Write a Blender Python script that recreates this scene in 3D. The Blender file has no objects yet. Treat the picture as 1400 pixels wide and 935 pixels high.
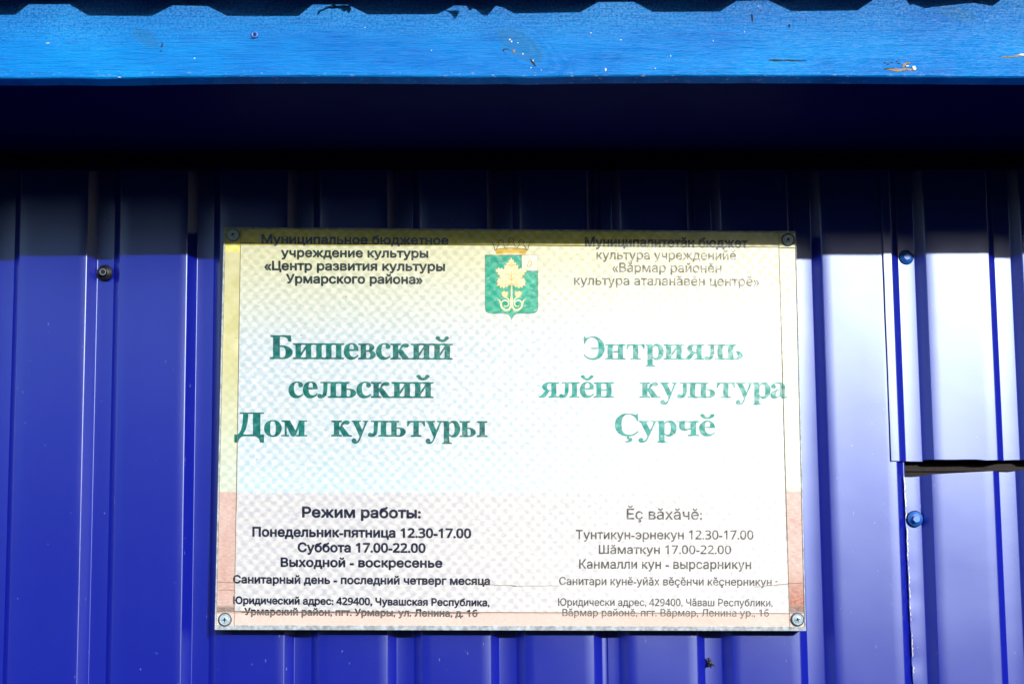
import bpy, bmesh, math, random
from mathutils import Vector, Matrix, noise
from mathutils.geometry import tessellate_polygon
C = bpy.context.scene
COL = C.collection
random.seed(7)
rad = math.radians

# ------------------------------------------------------------------ camera
H = 1.55                      # camera height above the ground
CD = 1.63                     # camera distance from the wall face (wall face is y = 0)
PITCH = rad(6.1)
F = 1944.0                    # focal length in photo pixels (50 mm on a 36 mm sensor, 1400 px)
cam = bpy.data.cameras.new('camera')
cam.sensor_width = 36; cam.lens = 36*F/1400
cam.clip_start = 0.02; cam.clip_end = 500
cob = bpy.data.objects.new('camera', cam); COL.objects.link(cob)
cob.location = (0, -CD, H); cob.rotation_euler = (math.pi/2+PITCH, 0, 0)
C.camera = cob

# ------------------------------------------------------------------ light
AZ, EL = rad(25), rad(17.6)     # sun to the right of and behind the viewer
tod = Vector((math.sin(AZ)*math.cos(EL), -math.cos(AZ)*math.cos(EL), math.sin(EL)))
KS = math.tan(EL)/math.cos(AZ); KX = math.tan(AZ)
w = bpy.data.worlds.new("World"); C.world = w; w.use_nodes = True
nt = w.node_tree; nt.nodes.clear()
sky = nt.nodes.new('ShaderNodeTexSky'); sky.sky_type = 'NISHITA'; sky.sun_disc = False
sky.sun_elevation = EL; sky.sun_rotation = math.pi-AZ
bg = nt.nodes.new('ShaderNodeBackground'); bg.inputs['Strength'].default_value = 0.15
wo = nt.nodes.new('ShaderNodeOutputWorld')
nt.links.new(sky.outputs[0], bg.inputs[0]); nt.links.new(bg.outputs[0], wo.inputs[0])
sun = bpy.data.lights.new('sun', 'SUN'); sun.energy = 2.1; sun.angle = rad(0.5); sun.color = (1, .97, .92)
so = bpy.data.objects.new('sun', sun); COL.objects.link(so)
so.rotation_euler = tod.to_track_quat('Z', 'Y').to_euler()
C.view_settings.view_transform = 'Standard'; C.view_settings.look = 'None'
C.view_settings.exposure = 1.06; C.view_settings.gamma = 1

# ------------------------------------------------------------------ helpers
def U(px, py, Y):
    """world point on the plane y = Y seen at photo pixel (px, py)"""
    x, z = (px-700)/F, -(py-467.5)/F
    d = Vector((x, math.cos(PITCH)-z*math.sin(PITCH), math.sin(PITCH)+z*math.cos(PITCH)))
    t = (Y+CD)/d.y
    return Vector((d.x*t, Y, H+d.z*t))

def tag(o, label=None, cat=None, group=None, kind=None):
    if label: o['label'] = label
    if cat: o['category'] = cat
    if group: o['group'] = group
    if kind: o['kind'] = kind
    return o
def empty(name, loc):
    o = bpy.data.objects.new(name, None); COL.objects.link(o); o.location = loc; o.empty_display_size = .05
    o['_w'] = list(loc); return o
def wloc(p): return Vector(p['_w']) if p is not None else Vector((0, 0, 0))
def mk(name, verts, faces, mat, parent=None, smooth=False, label=None, kind=None, origin=None):
    """one mesh object from world-space vertices, kept in its parent's frame"""
    base = wloc(parent)
    og = Vector(origin)-base if origin is not None else Vector((0, 0, 0))
    me = bpy.data.meshes.new(name)
    me.from_pydata([tuple(Vector(v)-base-og) for v in verts], [], faces)
    me.materials.append(mat); me.update()
    if smooth:
        me.polygons.foreach_set('use_smooth', [True]*len(me.polygons))
    o = bpy.data.objects.new(name, me); COL.objects.link(o)
    o.location = og
    if parent is not None: o.parent = parent
    o['_w'] = list(base+og)
    if label: o['label'] = label
    if kind: o['kind'] = kind
    return o
class MB:
    def __init__(s): s.v = []; s.f = []
    def add(s, vs, fs):
        b = len(s.v); s.v += [Vector(v) for v in vs]; s.f += [tuple(b+i for i in f) for f in fs]
    def box(s, a, b):
        (x0, y0, z0), (x1, y1, z1) = a, b
        s.add([(x0,y0,z0),(x1,y0,z0),(x1,y1,z0),(x0,y1,z0),(x0,y0,z1),(x1,y0,z1),(x1,y1,z1),(x0,y1,z1)],
              [(0,3,2,1),(4,5,6,7),(0,1,5,4),(1,2,6,5),(2,3,7,6),(3,0,4,7)])
    def prism(s, front, back):
        """front / back: matching outlines; capped solid"""
        n = len(front); b = len(s.v); s.v += [Vector(v) for v in front]+[Vector(v) for v in back]
        for i in range(n):
            j = (i+1) % n
            s.f.append((b+i, b+n+i, b+n+j, b+j))
        tr = tessellate_polygon([[Vector((v[0], v[2], 0)) for v in front]])
        for t in tr:
            s.f.append((b+t[0], b+t[1], b+t[2])); s.f.append((b+n+t[2], b+n+t[1], b+n+t[0]))
    def lathe(s, c, prof, n=24, axis_y=True):
        """prof: (radius, height towards the viewer) pairs, first and last close on the axis if radius 0"""
        b = len(s.v); c = Vector(c)
        for r, h in prof:
            for i in range(n):
                a = 2*math.pi*i/n
                s.v.append(c+Vector((r*math.cos(a), -h, r*math.sin(a))))
        for k in range(len(prof)-1):
            for i in range(n):
                j = (i+1) % n
                s.f.append((b+k*n+i, b+k*n+j, b+(k+1)*n+j, b+(k+1)*n+i))
    def build(s, name, mat, parent=None, **k): return mk(name, s.v, s.f, mat, parent, **k)

def fixnormals(o):
    bm = bmesh.new(); bm.from_mesh(o.data); bmesh.ops.recalc_face_normals(bm, faces=bm.faces); bm.to_mesh(o.data); bm.free()
    return o
def bevel(o, wd, seg=2):
    m = o.modifiers.new('bevel', 'BEVEL'); m.width = wd; m.segments = seg; m.limit_method = 'ANGLE'; m.angle_limit = rad(40)
    return o

# ------------------------------------------------------------------ material helpers
class NT:
    def __init__(s, name):
        s.m = bpy.data.materials.new(name); s.m.use_nodes = True; s.t = s.m.node_tree; s.t.nodes.clear()
        s.out = s.n('ShaderNodeOutputMaterial')
        s.tc = s.n('ShaderNodeTexCoord')
    def n(s, t, **k):
        x = s.t.nodes.new(t)
        for a, b in k.items(): setattr(x, a, b)
        return x
    def put(s, sock, v):
        if isinstance(v, bpy.types.NodeSocket): s.t.links.new(v, sock)
        elif isinstance(v, (tuple, list)): sock.default_value = (*v, 1) if len(v) == 3 and sock.type == 'RGBA' else v
        else: sock.default_value = v
    def math(s, op, a, b=0.0, c=0.0, clamp=False):
        x = s.n('ShaderNodeMath', operation=op, use_clamp=clamp)
        s.put(x.inputs[0], a); s.put(x.inputs[1], b)
        s.put(x.inputs[2], c)
        return x.outputs[0]
    def noise(s, vec, scale, detail=3, rough=.55, dist=0):
        x = s.n('ShaderNodeTexNoise'); s.put(x.inputs['Vector'], vec); x.inputs['Scale'].default_value = scale
        x.inputs['Detail'].default_value = detail; x.inputs['Roughness'].default_value = rough; x.inputs['Distortion'].default_value = dist
        return x.outputs['Fac']
    def mapping(s, vec, scale=(1,1,1), loc=(0,0,0), rot=(0,0,0)):
        x = s.n('ShaderNodeMapping'); s.put(x.inputs['Vector'], vec)
        x.inputs['Scale'].default_value = scale; x.inputs['Location'].default_value = loc; x.inputs['Rotation'].default_value = rot
        return x.outputs[0]
    def ramp(s, f, lo, hi, a=0.0, b=1.0):
        x = s.n('ShaderNodeMapRange'); x.clamp = True
        s.put(x.inputs[0], f); x.inputs[1].default_value = lo; x.inputs[2].default_value = hi
        x.inputs[3].default_value = a; x.inputs[4].default_value = b
        return x.outputs[0]
    def mix(s, f, a, b, mode='MIX'):
        x = s.n('ShaderNodeMix', data_type='RGBA', blend_type=mode)
        s.put(x.inputs[0], f); s.put(x.inputs[6], a); s.put(x.inputs[7], b)
        return x.outputs[2]
    def xyz(s, v):
        x = s.n('ShaderNodeSeparateXYZ'); s.put(x.inputs[0], v); return x.outputs
    def comb(s, x_, y_, z_):
        x = s.n('ShaderNodeCombineXYZ'); s.put(x.inputs[0], x_); s.put(x.inputs[1], y_); s.put(x.inputs[2], z_); return x.outputs[0]
    def bump(s, h, st, dist, prev=None):
        x = s.n('ShaderNodeBump'); s.put(x.inputs['Height'], h); x.inputs['Strength'].default_value = st; x.inputs['Distance'].default_value = dist
        if prev is not None: s.put(x.inputs['Normal'], prev)
        return x.outputs[0]
    def surf(s, col, gloss=(), rough_d=.3, normal=None):
        """diffuse base under glossy coats: gloss = [(weight, roughness, distribution, colour), ...]"""
        d = s.n('ShaderNodeBsdfDiffuse'); s.put(d.inputs['Color'], col); d.inputs['Roughness'].default_value = rough_d
        if normal is not None: s.put(d.inputs['Normal'], normal)
        sh = d.outputs[0]
        for wt, r, dist, c in gloss:
            g = s.n('ShaderNodeBsdfAnisotropic', distribution=dist); s.put(g.inputs['Color'], c); s.put(g.inputs['Roughness'], r)
            if normal is not None: s.put(g.inputs['Normal'], normal)
            m = s.n('ShaderNodeMixShader'); s.put(m.inputs[0], wt); s.t.links.new(sh, m.inputs[1]); s.t.links.new(g.outputs[0], m.inputs[2])
            sh = m.outputs[0]
        return sh
    def done(s, sh):
        s.t.links.new(sh, s.out.inputs[0]); return s.m

def simple(name, col, rough=.5, metal=0.0, var=.15, nscale=60, bumpst=.15):
    k = NT(name); v = k.tc.outputs['Object']; f = k.noise(v, nscale, 4)
    p = k.n('ShaderNodeBsdfPrincipled')
    c2 = tuple(x*(1-var*2) for x in col)
    k.put(p.inputs['Base Color'], k.mix(k.ramp(f, .35, .65), c2, col))
    p.inputs['Roughness'].default_value = rough; p.inputs['Metallic'].default_value = metal
    k.put(p.inputs['Normal'], k.bump(f, bumpst, .001))
    return k.done(p.outputs[0])

# painted sheet steel: deep blue pigment under a semi-gloss coat
def paint_mat(name, base, gw=.30, gr=.46, gw2=.04, gr2=.62, dust=1.0):
    k = NT(name); v = k.tc.outputs['Object']
    streak = k.noise(k.mapping(v, (9, 9, 1.2)), 3, 4)
    fine = k.noise(v, 900, 2)
    cloud = k.noise(v, 6, 3)
    speck = k.noise(v, 210, 2, .5)
    col = k.mix(k.ramp(streak, .3, .75, 0, .35), base, (base[0]*1.25+.004, base[1]*1.4+.006, base[2]*1.18))
    col = k.mix(k.ramp(speck, .735, .76, 0, .75*dust), col, (.012, .012, .03))
    # pale dust specks and little scratches
    sp2 = k.noise(k.mapping(v, (1, 1, .35), (3, 1, 2)), 330, 1, .4)
    col = k.mix(k.ramp(sp2, .785, .81, 0, .4*dust), col, (.35, .4, .6))
    n = k.bump(fine, .10, .0006)
    n = k.bump(cloud, .12, .004, n)
    r1 = k.math('ADD', k.math('MULTIPLY', cloud, .04), gr-.02)
    sh = k.surf(col, [(gw2, gr2, 'GGX', (.40, .72, 1)), (gw, r1, 'BECKMANN', (.60, .72, 1))], normal=n)
    return k.done(sh)

M = {}
M['sheet'] = paint_mat('blue_sheet_paint', (.003, .006, .30), gw=.175, gr=.38, gw2=.014, gr2=.62)
M['roof'] = paint_mat('blue_roof_paint', (.008, .03, .30), gw=.02)

# fascia: brush painted sky blue plank
def fascia_mat():
    k = NT('painted_plank'); v = k.tc.outputs['Object']
    xs = k.xyz(v)
    g1 = k.noise(k.mapping(v, (1.6, 1, 70)), 4, 5, .6, .3)
    g2 = k.noise(k.mapping(v, (7, 1, 260)), 4, 3, .6)
    cl = k.noise(k.mapping(v, (3, 1, 9)), 2.2, 4)
    mott = k.noise(v, 420, 3, .7)
    # swirl of grain round knots: (x, z) in board coordinates (origin at board centre bottom)
    rings = None
    for (kx, kz, rx, rz) in KNOTS:
        dx = k.math('DIVIDE', k.math('SUBTRACT', xs[0], kx), rx); dz = k.math('DIVIDE', k.math('SUBTRACT', xs[2], kz), rz)
        dx = k.math('ADD', dx, k.math('MULTIPLY', dz, .8))
        d = k.math('SQRT', k.math('ADD', k.math('MULTIPLY', dx, dx), k.math('MULTIPLY', dz, dz)))
        rings = d if rings is None else k.math('MINIMUM', rings, d)
    knot = k.ramp(rings, .75, 1.05, 1, 0)
    near = k.math('MULTIPLY', k.ramp(rings, 1.0, 2.4, 1, 0), k.ramp(mott, .35, .6))
    wv = k.math('SINE', k.math('MULTIPLY', k.math('ADD', rings, k.math('ADD', k.math('MULTIPLY', cl, 1.6), k.math('MULTIPLY', g2, .35))), 15))
    a, b = (.001, .11, .47), (.001, .29, .72)
    col = k.mix(k.ramp(cl, .3, .7), a, b)
    col = k.mix(k.ramp(g1, .3, .72, 0, .7), col, (.002, .23, .70))
    col = k.mix(k.ramp(g2, .5, .72, 0, .6), col, (.001, .07, .36))
    col = k.mix(k.math('MULTIPLY', near, k.ramp(wv, -.6, 1.3, 0, .28)), col, (.001, .075, .38))
    col = k.mix(k.math('MULTIPLY', knot, .6), col, (.015, .17, .42))
    # glare painted as pale mottling along the board top, darker flecks between
    up = k.ramp(k.math('ADD', xs[2], k.math('MULTIPLY', cl, .05)), .055, .105)
    col = k.mix(k.math('MULTIPLY', up, k.ramp(mott, .45, .62, 0, .6)), col, (.15, .33, .60))
    col = k.mix(k.math('MULTIPLY', up, k.ramp(mott, .47, .38, 0, .75)), col, (.002, .05, .30))
    # bare specks close to the lower edge
    lo = k.math('MULTIPLY', k.ramp(xs[2], .007, .001), k.ramp(xs[2], -.001, .0008))
    col = k.mix(k.math('MULTIPLY', lo, k.ramp(k.noise(k.mapping(v, (1, 1, 3)), 150, 2), .62, .72, 0, .6)), col, (.40, .5, .65))
    n = k.bump(g2, .6, .0014); n = k.bump(g1, .5, .002, n); n = k.bump(mott, .18, .0006, n)
    n = k.bump(k.math('MULTIPLY', near, wv), .10, .001, n)
    sh = k.surf(col, [(.012, .38, 'BECKMANN', (1, 1, 1))], normal=n)
    return k.done(sh)

# ------------------------------------------------------------------ ground
gm = NT('trodden_soil')
gv = gm.tc.outputs['Object']
gf = gm.noise(gv, 3, 6, .65); gf2 = gm.noise(gv, 40, 4)
gc = gm.mix(gm.ramp(gf, .4, .62), (.045, .038, .03), (.03, .05, .018))
gc = gm.mix(gm.ramp(gf2, .5, .7, 0, .6), gc, (.085, .075, .06))
M['soil'] = gm.done(gm.surf(gc, [], normal=gm.bump(gf2, .6, .02)))
gb = MB(); N = 40
for i in range(N+1):
    for j in range(N+1):
        x = (i/N*2-1); y = (j/N*2-1); x = math.copysign(abs(x)**3, x)*150; y = math.copysign(abs(y)**3, y)*150
        gb.v.append(Vector((x, y-2, noise.noise(Vector((x*.4, y*.4, 0)))*.03)))
for i in range(N):
    for j in range(N):
        a = i*(N+1)+j; gb.f.append((a, a+N+1, a+N+2, a+1))
tag(gb.build('ground', M['soil'], smooth=True), kind='structure')

# unseen wood added behind the viewer to darken what the glossy paint mirrors
fk = NT('added_foliage'); ff = fk.noise(fk.tc.outputs['Object'], 1.5, 3)
M['foliage'] = fk.done(fk.surf(fk.mix(fk.ramp(ff, .4, .6), (.018, .032, .010), (.04, .06, .018)), []))
rt = random.Random(3); tb = MB()
def tree_top(x):
    h = 11.5+1.8*noise.noise(Vector((x*.22, 0, 2)))+1.0*noise.noise(Vector((x*.9, 0, 5)))
    g = min(1, max(0, (abs(x-12.5)-3.2)/4.0)); h = 8.7+(h-8.7)*g       # dip shaped to let the low sun reach the wall
    l = min(1, max(0, (x+11)/7.0)); return (5.2+.8*noise.noise(Vector((x*.5, 0, 5))))*(1-l)+h*l  # kept low on the left so the wall there mirrors sky
for i in range(52000):
    x = rt.uniform(-14, 55) if rt.random() < .85 else rt.uniform(-60, -14)
    hmax = tree_top(x)
    z = hmax*rt.random()**.85; y = -26-3*rt.random()+1.2*noise.noise(Vector((x*.5, z*.5, 9)))
    c = Vector((x, y, z)); s_ = rt.uniform(.26, .60)
    a = Vector((rt.gauss(0, 1), rt.gauss(0, 1), rt.gauss(0, 1))).normalized(); b = a.cross(Vector((rt.gauss(0, 1), rt.gauss(0, 1), rt.gauss(0, 1)))).normalized()
    k_ = len(tb.v); tb.v += [c-a*s_, c-b*s_*.6, c+a*s_, c+b*s_*.6]; tb.f.append((k_, k_+1, k_+2, k_+3))
tag(tb.build('added_wood', M['foliage']), kind='stuff')

# ------------------------------------------------------------------ building
WY = 0.0
ZREF = U(700, 560, 0).z
PITCHX = (U(278.3, 560, 0)-U(139.7, 560, 0)).x
GX0 = U(139.7, 560, .008).x        # centre of the first groove bottom at ZREF
LEAN = -.0095                        # sheets hang slightly out of plumb
BW, SW, GD = .0205, .0088, .0105      # groove bottom width, slope width, groove depth
bld = empty('metal_clad_building', (0, .3, 0))
tag(bld, 'blue building wall of ribbed metal sheets under a sky blue painted eave board', 'building')

def groove_profile(c):
    """points (x, y) left to right over one groove centred at c, bends rounded"""
    b, s_, d = BW/2, SW, GD
    r = .0007
    pts = [(c-b-s_-r*1.6, 0), (c-b-s_-r*.5, .00015), (c-b-s_+r*.7, .0012), (c-b-r*.7, d-.0012), (c-b+r*.5, d-.00015), (c-b+r*1.6, d),
           (c+b-r*1.6, d), (c+b-r*.5, d-.00015), (c+b+r*.7, d-.0012), (c+b+s_-r*.7, .0012), (c+b+s_+r*.5, .00015), (c+b+s_+r*1.6, 0)]
    return pts
def profile(x0, x1, centres):
    pts = []
    for c in centres: pts += groove_profile(c)
    def yat(x):
        for (a, b) in zip(pts, pts[1:]):
            if a[0] <= x <= b[0]: return a[1]+(b[1]-a[1])*(x-a[0])/(b[0]-a[0])
        return 0
    inner = [p for p in pts if x0+1e-5 < p[0] < x1-1e-5]
    full = [(x0, yat(x0))]+inner+[(x1, yat(x1))]
    out = []
    for a, b in zip(full, full[1:]):
        out.append(a)
        n = int((b[0]-a[0])/.012)
        for i in range(1, n+1): out.append((a[0]+(b[0]-a[0])*i/(n+1), a[1]+(b[1]-a[1])*i/(n+1)))
    out.append(full[-1]); return out

def dent(x, z, seed):
    v = noise.noise(Vector((x*7, z*4.2, seed)))*.0015+noise.noise(Vector((x*22, z*9, seed+9)))*.00018
    return v
def sheet(name, x0, x1, centres, zb, zt, yoff, seed, xl=None, lean=LEAN, label=None, zstep=.02, curl=None):
    prof = profile(x0, x1, centres)
    prof = [prof[0], (prof[0][0]+.0003, prof[0][1])]+prof[1:]
    n = len(prof); mb = MB()
    def col_z(k, x, z01):
        a = zb(x) if callable(zb) else zb; b = zt(x) if callable(zt) else zt
        return a+(b-a)*z01
    zbm = zb(x0) if callable(zb) else zb; ztm = zt(x0) if callable(zt) else zt
    steps = max(2, int((ztm-zbm)/zstep))
    rows = [0, .0003/(ztm-zbm)]+[j/steps for j in range(1, steps)]+[1-.0003/(ztm-zbm), 1]; steps += 2
    for j in range(steps+1):
        for k, (x, y) in enumerate(prof):
            z = col_z(k, x, rows[j])
            xx = x
            if xl: xx = (xl(z)-lean*(z-ZREF)+.0003*k) if k < 2 else max(xx, xl(z)-lean*(z-ZREF)+.0003*k)
            yy = y+yoff+dent(x, z, seed)*(1 if y < .004 else .35)
            if curl: yy += curl(x, z)
            mb.v.append(Vector((xx+lean*(z-ZREF), yy, z)))
    for j in range(steps):
        for k in range(n-1):
            a = j*n+k; mb.f.append((a, a+1, a+n+1, a+n))
    o = mb.build(name, M['sheet'], bld, smooth=True, label=label)
    s = o.modifiers.new('thick', 'SOLIDIFY'); s.thickness = .0006; s.offset = -1 if False else 1
    s.use_rim = True
    return o

SOFZ = U(700, 105, -.3275).z           # bottom of the fascia
cent = [GX0+PITCHX*i for i in range(-4, 9)]
cent_r = [c for c in cent]
# last groove at the right stands closer (overlapping sheet)
gA = U(1247, 560, .007).x; gB = U(1380, 560, .007).x
xcut = cent[9]                       # placeholder, refined below
TOPZ = SOFZ+.02
def sheetx(px, py, Y=0.0):           # profile coordinate of a photo point
    p = U(px, py, Y); return p.x-LEAN*(p.z-ZREF)
lap1 = sheetx(822, 300)
sheet('cladding_sheet', -1.55, lap1+.004, cent, .02, TOPZ, .0, 1.3)
edgeL = sheetx(1240, 700, .006)
sheet('cladding_sheet', lap1, edgeL+.0, cent, .02, TOPZ, -.0011, 4.1)
# upper right sheet, cut off above the slit
def up_left(z):
    a = U(1204, 250, -.004); b = U(1218.5, 631, -.004)
    t = (a.z-z)/(a.z-b.z); return a.x+(b.x-a.x)*t+.0004*noise.noise(Vector((z*60, 0, 0)))
gU = [gA, gB, gB+PITCHX, gB+2*PITCHX, gB+3*PITCHX]
zc = U(1300, 629, 0).z
def up_bot(x):
    px = 700+x/CD*F
    return zc+.0008*math.sin(x*23)+(.0012 if px > 1262 else -.0006)-(.0014 if px > 1345 else 0)+.0003*noise.noise(Vector((x*120, 3, 0)))
sheet('cladding_sheet', sheetx(1214, 560), 1.60, gU, up_bot, TOPZ, -.0032, 7.7, xl=up_left)
# lower right sheet
gLw = [sheetx(1248, 700, .007), sheetx(1379.5, 700, .007)]
gLw += [gLw[-1]+PITCHX*i for i in (1, 2, 3)]
zl0 = U(1240, 650, 0).z; zl1 = U(1400, 641.5, 0).z; xl0 = U(1240, 650, 0).x; xl1 = U(1400, 641.5, 0).x
def lo_top(x):
    z = zl0+(zl1-zl0)*min(1.1, (x-xl0)/(xl1-xl0))
    for c in gLw:
        if abs(x-c) < .018: z -= .0022*(1-abs(x-c)/.018)**.5
    return z+.0004*noise.noise(Vector((x*90, 1, 0)))
def lo_left(z):
    a = U(1235.5, 650, .004); b = U(1249, 935, .004)
    t = (a.z-z)/(a.z-b.z)
    return a.x+(b.x-a.x)*t+.0009*noise.noise(Vector((z*70, 5, 0)))+.0006*noise.noise(Vector((z*240, 5, 0)))
sheet('cladding_sheet', sheetx(1236.5, 655, .004)+.0005, 1.60, gLw, .02, lo_top, -.0026, 11.2, xl=lo_left,
      curl=lambda x, z: -.0016*max(0, 1-(x-xl0)/.010)*(.6+.6*noise.noise(Vector((z*40, 2, 0)))), zstep=.008,
      label='lower right blue sheet with a chipped raised left edge below the slit')
# torn bright metal along that edge
M['bare'] = simple('bare_zinc', (.75, .77, .8), .35, .6, .1, 300)
cb = MB()
for i in range(80):
    py = 652+random.random()**1.2*275; p = U(0, py, 0); z = p.z
    x = lo_left(z)+.0002; h = random.uniform(.0008, .004); wv = random.uniform(.0004, .0013)
    y = .0054-.0016*(.6+.6*noise.noise(Vector((z*40, 2, 0))))
    pts = [(x, y, z-h), (x+wv*random.random(), y, z-h*.5), (x+wv, y, z), (x+wv*.5, y, z+h*.6), (x, y, z+h)]
    cb.prism([(a, b-.0011, c) for a, b, c in pts], [(a, b+.0004, c) for a, b, c in pts])
cb.build('bare_metal_edge', M['bare'], bld)

# body behind the cladding
M['dark_timber'] = simple('old_timber', (.012, .007, .005), .8, 0, .3, 90, .4)
M['rust'] = simple('rusty_batten', (.014, .006, .004), .75, 0, .35, 160, .5)
b = MB(); b.box((-1.6, .06, .0), (1.62, 3.2, TOPZ+.02)); b.build('inner_wall', M['dark_timber'], bld)
b = MB(); zg = U(1300, 640, .02).z
b.box((-1.55, .0185, zg-.004), (1.6, .055, zg+.0062)); bevel(b.build('batten', M['rust'], bld), .001)
b = MB(); b.box((-1.55, .021, zg-.06), (1.6, .058, zg-.0042)); b.build('batten', M['dark_timber'], bld)

# ---- screws on the wall
M['black_rubber'] = simple('weathered_black_metal', (.018, .02, .03), .45, .3, .3, 400)
M['worn_ring'] = simple('worn_steel', (.55, .58, .66), .35, .9, .1, 400)
M['screw_blue'] = paint_mat('screw_blue_paint', (.004, .10, .48), gw=.12, gr=.5, dust=0)
def hexagon(c, r, h0, h1, rot=.2, cham=.0006):
    m = MB(); c = Vector(c)
    ring = lambda rr, h: [c+Vector((rr*math.cos(rot+i*math.pi/3), -h, rr*math.sin(rot+i*math.pi/3))) for i in range(6)]
    a = ring(r, h0)+ring(r, h1-cham)+ring(r-cham, h1)
    m.v = a
    for k in range(2):
        for i in range(6):
            j = (i+1) % 6; m.f.append((k*6+i, k*6+j, (k+1)*6+j, (k+1)*6+i))
    m.f.append(tuple(12+i for i in range(6))); return m
def wall_screw(px, py, yb, m_body, m_wash, s=1.0, ring=False, label=None, hh=.0070):
    p = U(px, py, yb)
    e = MB(); e.lathe(p, [(.0086*s, -.001), (.0086*s, .0008), (.0082*s, .0014), (.0066*s, .0017), (.006*s, .0024), (.0054*s, .0029), (0.00001, .0030)], 32)
    base = fixnormals(e.build('screw', m_body, bld, smooth=True, label=label, origin=p))
    wsh = MB(); wsh.lathe(p, [(.0001, -.0012), (.0093*s, -.0012), (.0094*s, -.0002), (.0088*s, .0006), (.0080*s, .0007)], 32)
    fixnormals(wsh.build('washer', m_wash, base, smooth=True))
    hx = hexagon(p, .0046*s, .0028, hh); fixnormals(hx.build('hex_head', m_body, base))
    if ring:
        r = MB(); r.lathe(p, [(.0037, .0069), (.0037, .00715), (.0030, .00715), (.0030, .0069)], 28)
        fixnormals(r.build('worn_rim', M['worn_ring'], base, smooth=False))
        r = MB(); r.lathe(p, [(.0056, .0026), (.0056, .0033), (.0050, .0035), (.0048, .0026)], 28)
    return base
wall_screw(143, 373, .0068, M['black_rubber'], M['black_rubber'], ring=True, label='black screw with a worn bright rim on the left of the wall')
wall_screw(1239, 352, .0062, M['screw_blue'], M['black_rubber'], .92, hh=.0042, label='blue screw in the eave shadow on the upper right sheet')
wall_screw(1251, 709, .0040, M['screw_blue'], M['black_rubber'], label='sunlit blue screw below the slit on the lower right sheet')

# ---- eave
FY = -.3275
FT = .025
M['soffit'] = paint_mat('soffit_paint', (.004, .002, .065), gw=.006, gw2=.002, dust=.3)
ksw = [(552/2.8, 55/2.8, 13, 12), (700, 60, 17, 20)]
fo = U(700, 105, FY)
KNOTS = []
for (kx, ky, rx, ry) in ((200, 53, 15, 14), (712, 62, 26, 26), (1308, 18, 22, 14)):
    p = U(kx, ky, FY); KNOTS.append((p.x-0.0, p.z-fo.z, rx*.0007253, ry*.0007253))
M['fascia'] = fascia_mat()
# fascia board in two lengths meeting out of view is one long board here
ptsb = [(-1200, 106), (-300, 106.5), (0, 107.3), (80, 107), (160, 107.8), (230, 106), (330, 105), (470, 104.4), (640, 106), (690, 105.2), (720, 106.2), (800, 104.6), (900, 104), (1080, 104.2), (1250, 105.4), (1400, 106.3), (2000, 106), (2600, 106)]
fb = MB(); top = fo.z+.115
xs_ = []
for (a, za), (b_, zb_) in zip(ptsb, ptsb[1:]):
    n = max(1, int((b_-a)/25))
    for i in range(n): xs_.append((a+(b_-a)*i/n, za+(zb_-za)*i/n))
xs_.append(ptsb[-1])
loop = []
for px, py in xs_:
    p = U(px, py, FY); p.z += .0004*noise.noise(Vector((p.x*60, 0, 7)))
    loop.append([Vector((p.x, FY+.0012, p.z)), Vector((p.x, FY, p.z+.0012)), Vector((p.x, FY+.0003*noise.noise(Vector((p.x*9, 1, 1))), p.z+.05)), Vector((p.x, FY, top)), Vector((p.x, FY+FT, top)), Vector((p.x, FY+FT, p.z+.0002))])
for l in loop: fb.v += l
m_ = 6
for i in range(len(loop)-1):
    for k in range(m_):
        j = (k+1) % m_; fb.f.append((i*m_+k, (i+1)*m_+k, (i+1)*m_+j, i*m_+j))
fb.f.append(tuple(range(m_))); fb.f.append(tuple((len(loop)-1)*m_+k for k in reversed(range(m_))))
fas = fixnormals(fb.build('fascia_board', M['fascia'], bld, origin=(0, FY, fo.z)))
# soffit boards and frieze
def U_z(px, py, z):  # point on horizontal plane z
    a = U(px, py, 0)-cob.location; t = (z-H)/a.z; return cob.location+a*t
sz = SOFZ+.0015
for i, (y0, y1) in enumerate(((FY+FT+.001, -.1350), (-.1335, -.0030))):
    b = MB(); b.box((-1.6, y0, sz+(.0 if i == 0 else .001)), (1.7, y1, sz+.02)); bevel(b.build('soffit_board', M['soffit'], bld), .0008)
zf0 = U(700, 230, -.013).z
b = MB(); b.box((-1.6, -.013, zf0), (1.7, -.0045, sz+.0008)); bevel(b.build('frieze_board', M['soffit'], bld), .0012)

# ---- roof sheet: its corrugated edge throws the toothed shadow on the fascia
D = .05
sil = [(0, 21), (21, 21), (39, 6.5), (95, 6.5), (121, 22), (207, 22.5), (236, 8), (284, 9), (311, 22.5), (408, 22.5), (427, 7), (475, 7), (503, 20.5), (598, 20), (621, 8.2), (645, 9), (661, 22), (667, 21.5), (675, 8), (688, 11), (703, 19), (793, 17.5), (818, 3.5), (866, 3), (893, 17), (984, 16.5), (1007, 2), (1050, 1), (1082, 16), (1172, 15), (1196, -1), (1238, -1), (1244, 8), (1248, 6), (1265, 12), (1276, 10), (1330, 4.5), (1357, 9), (1370, -1), (1418, -2), (1446, 13)]
left = []; 
for i in range(1, 6):
    o_ = -195*i
    left = [(205+o_-0, 22), (236+o_, 8), (284+o_, 8), (311+o_, 22)]+left
left = [q for q in left if q[0] < -5]
right = []
for i in range(0, 5):
    o_ = 195*i
    right += [(1536+o_, 13), (1563+o_, -2), (1612+o_, -2), (1640+o_, 13)]
sil = left+sil+right
edge = []
for px, py in sil:
    p = U(px, py, FY); edge.append(Vector((p.x+D*KX, FY-D, p.z+D*KS)))
sl = rad(13); back = Vector((0, math.cos(sl), math.sin(sl)))
rb = MB(); n = len(edge); th = Vector((0, 0, .0009))
L = [0, .3, 1.0, 2.6]
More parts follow.
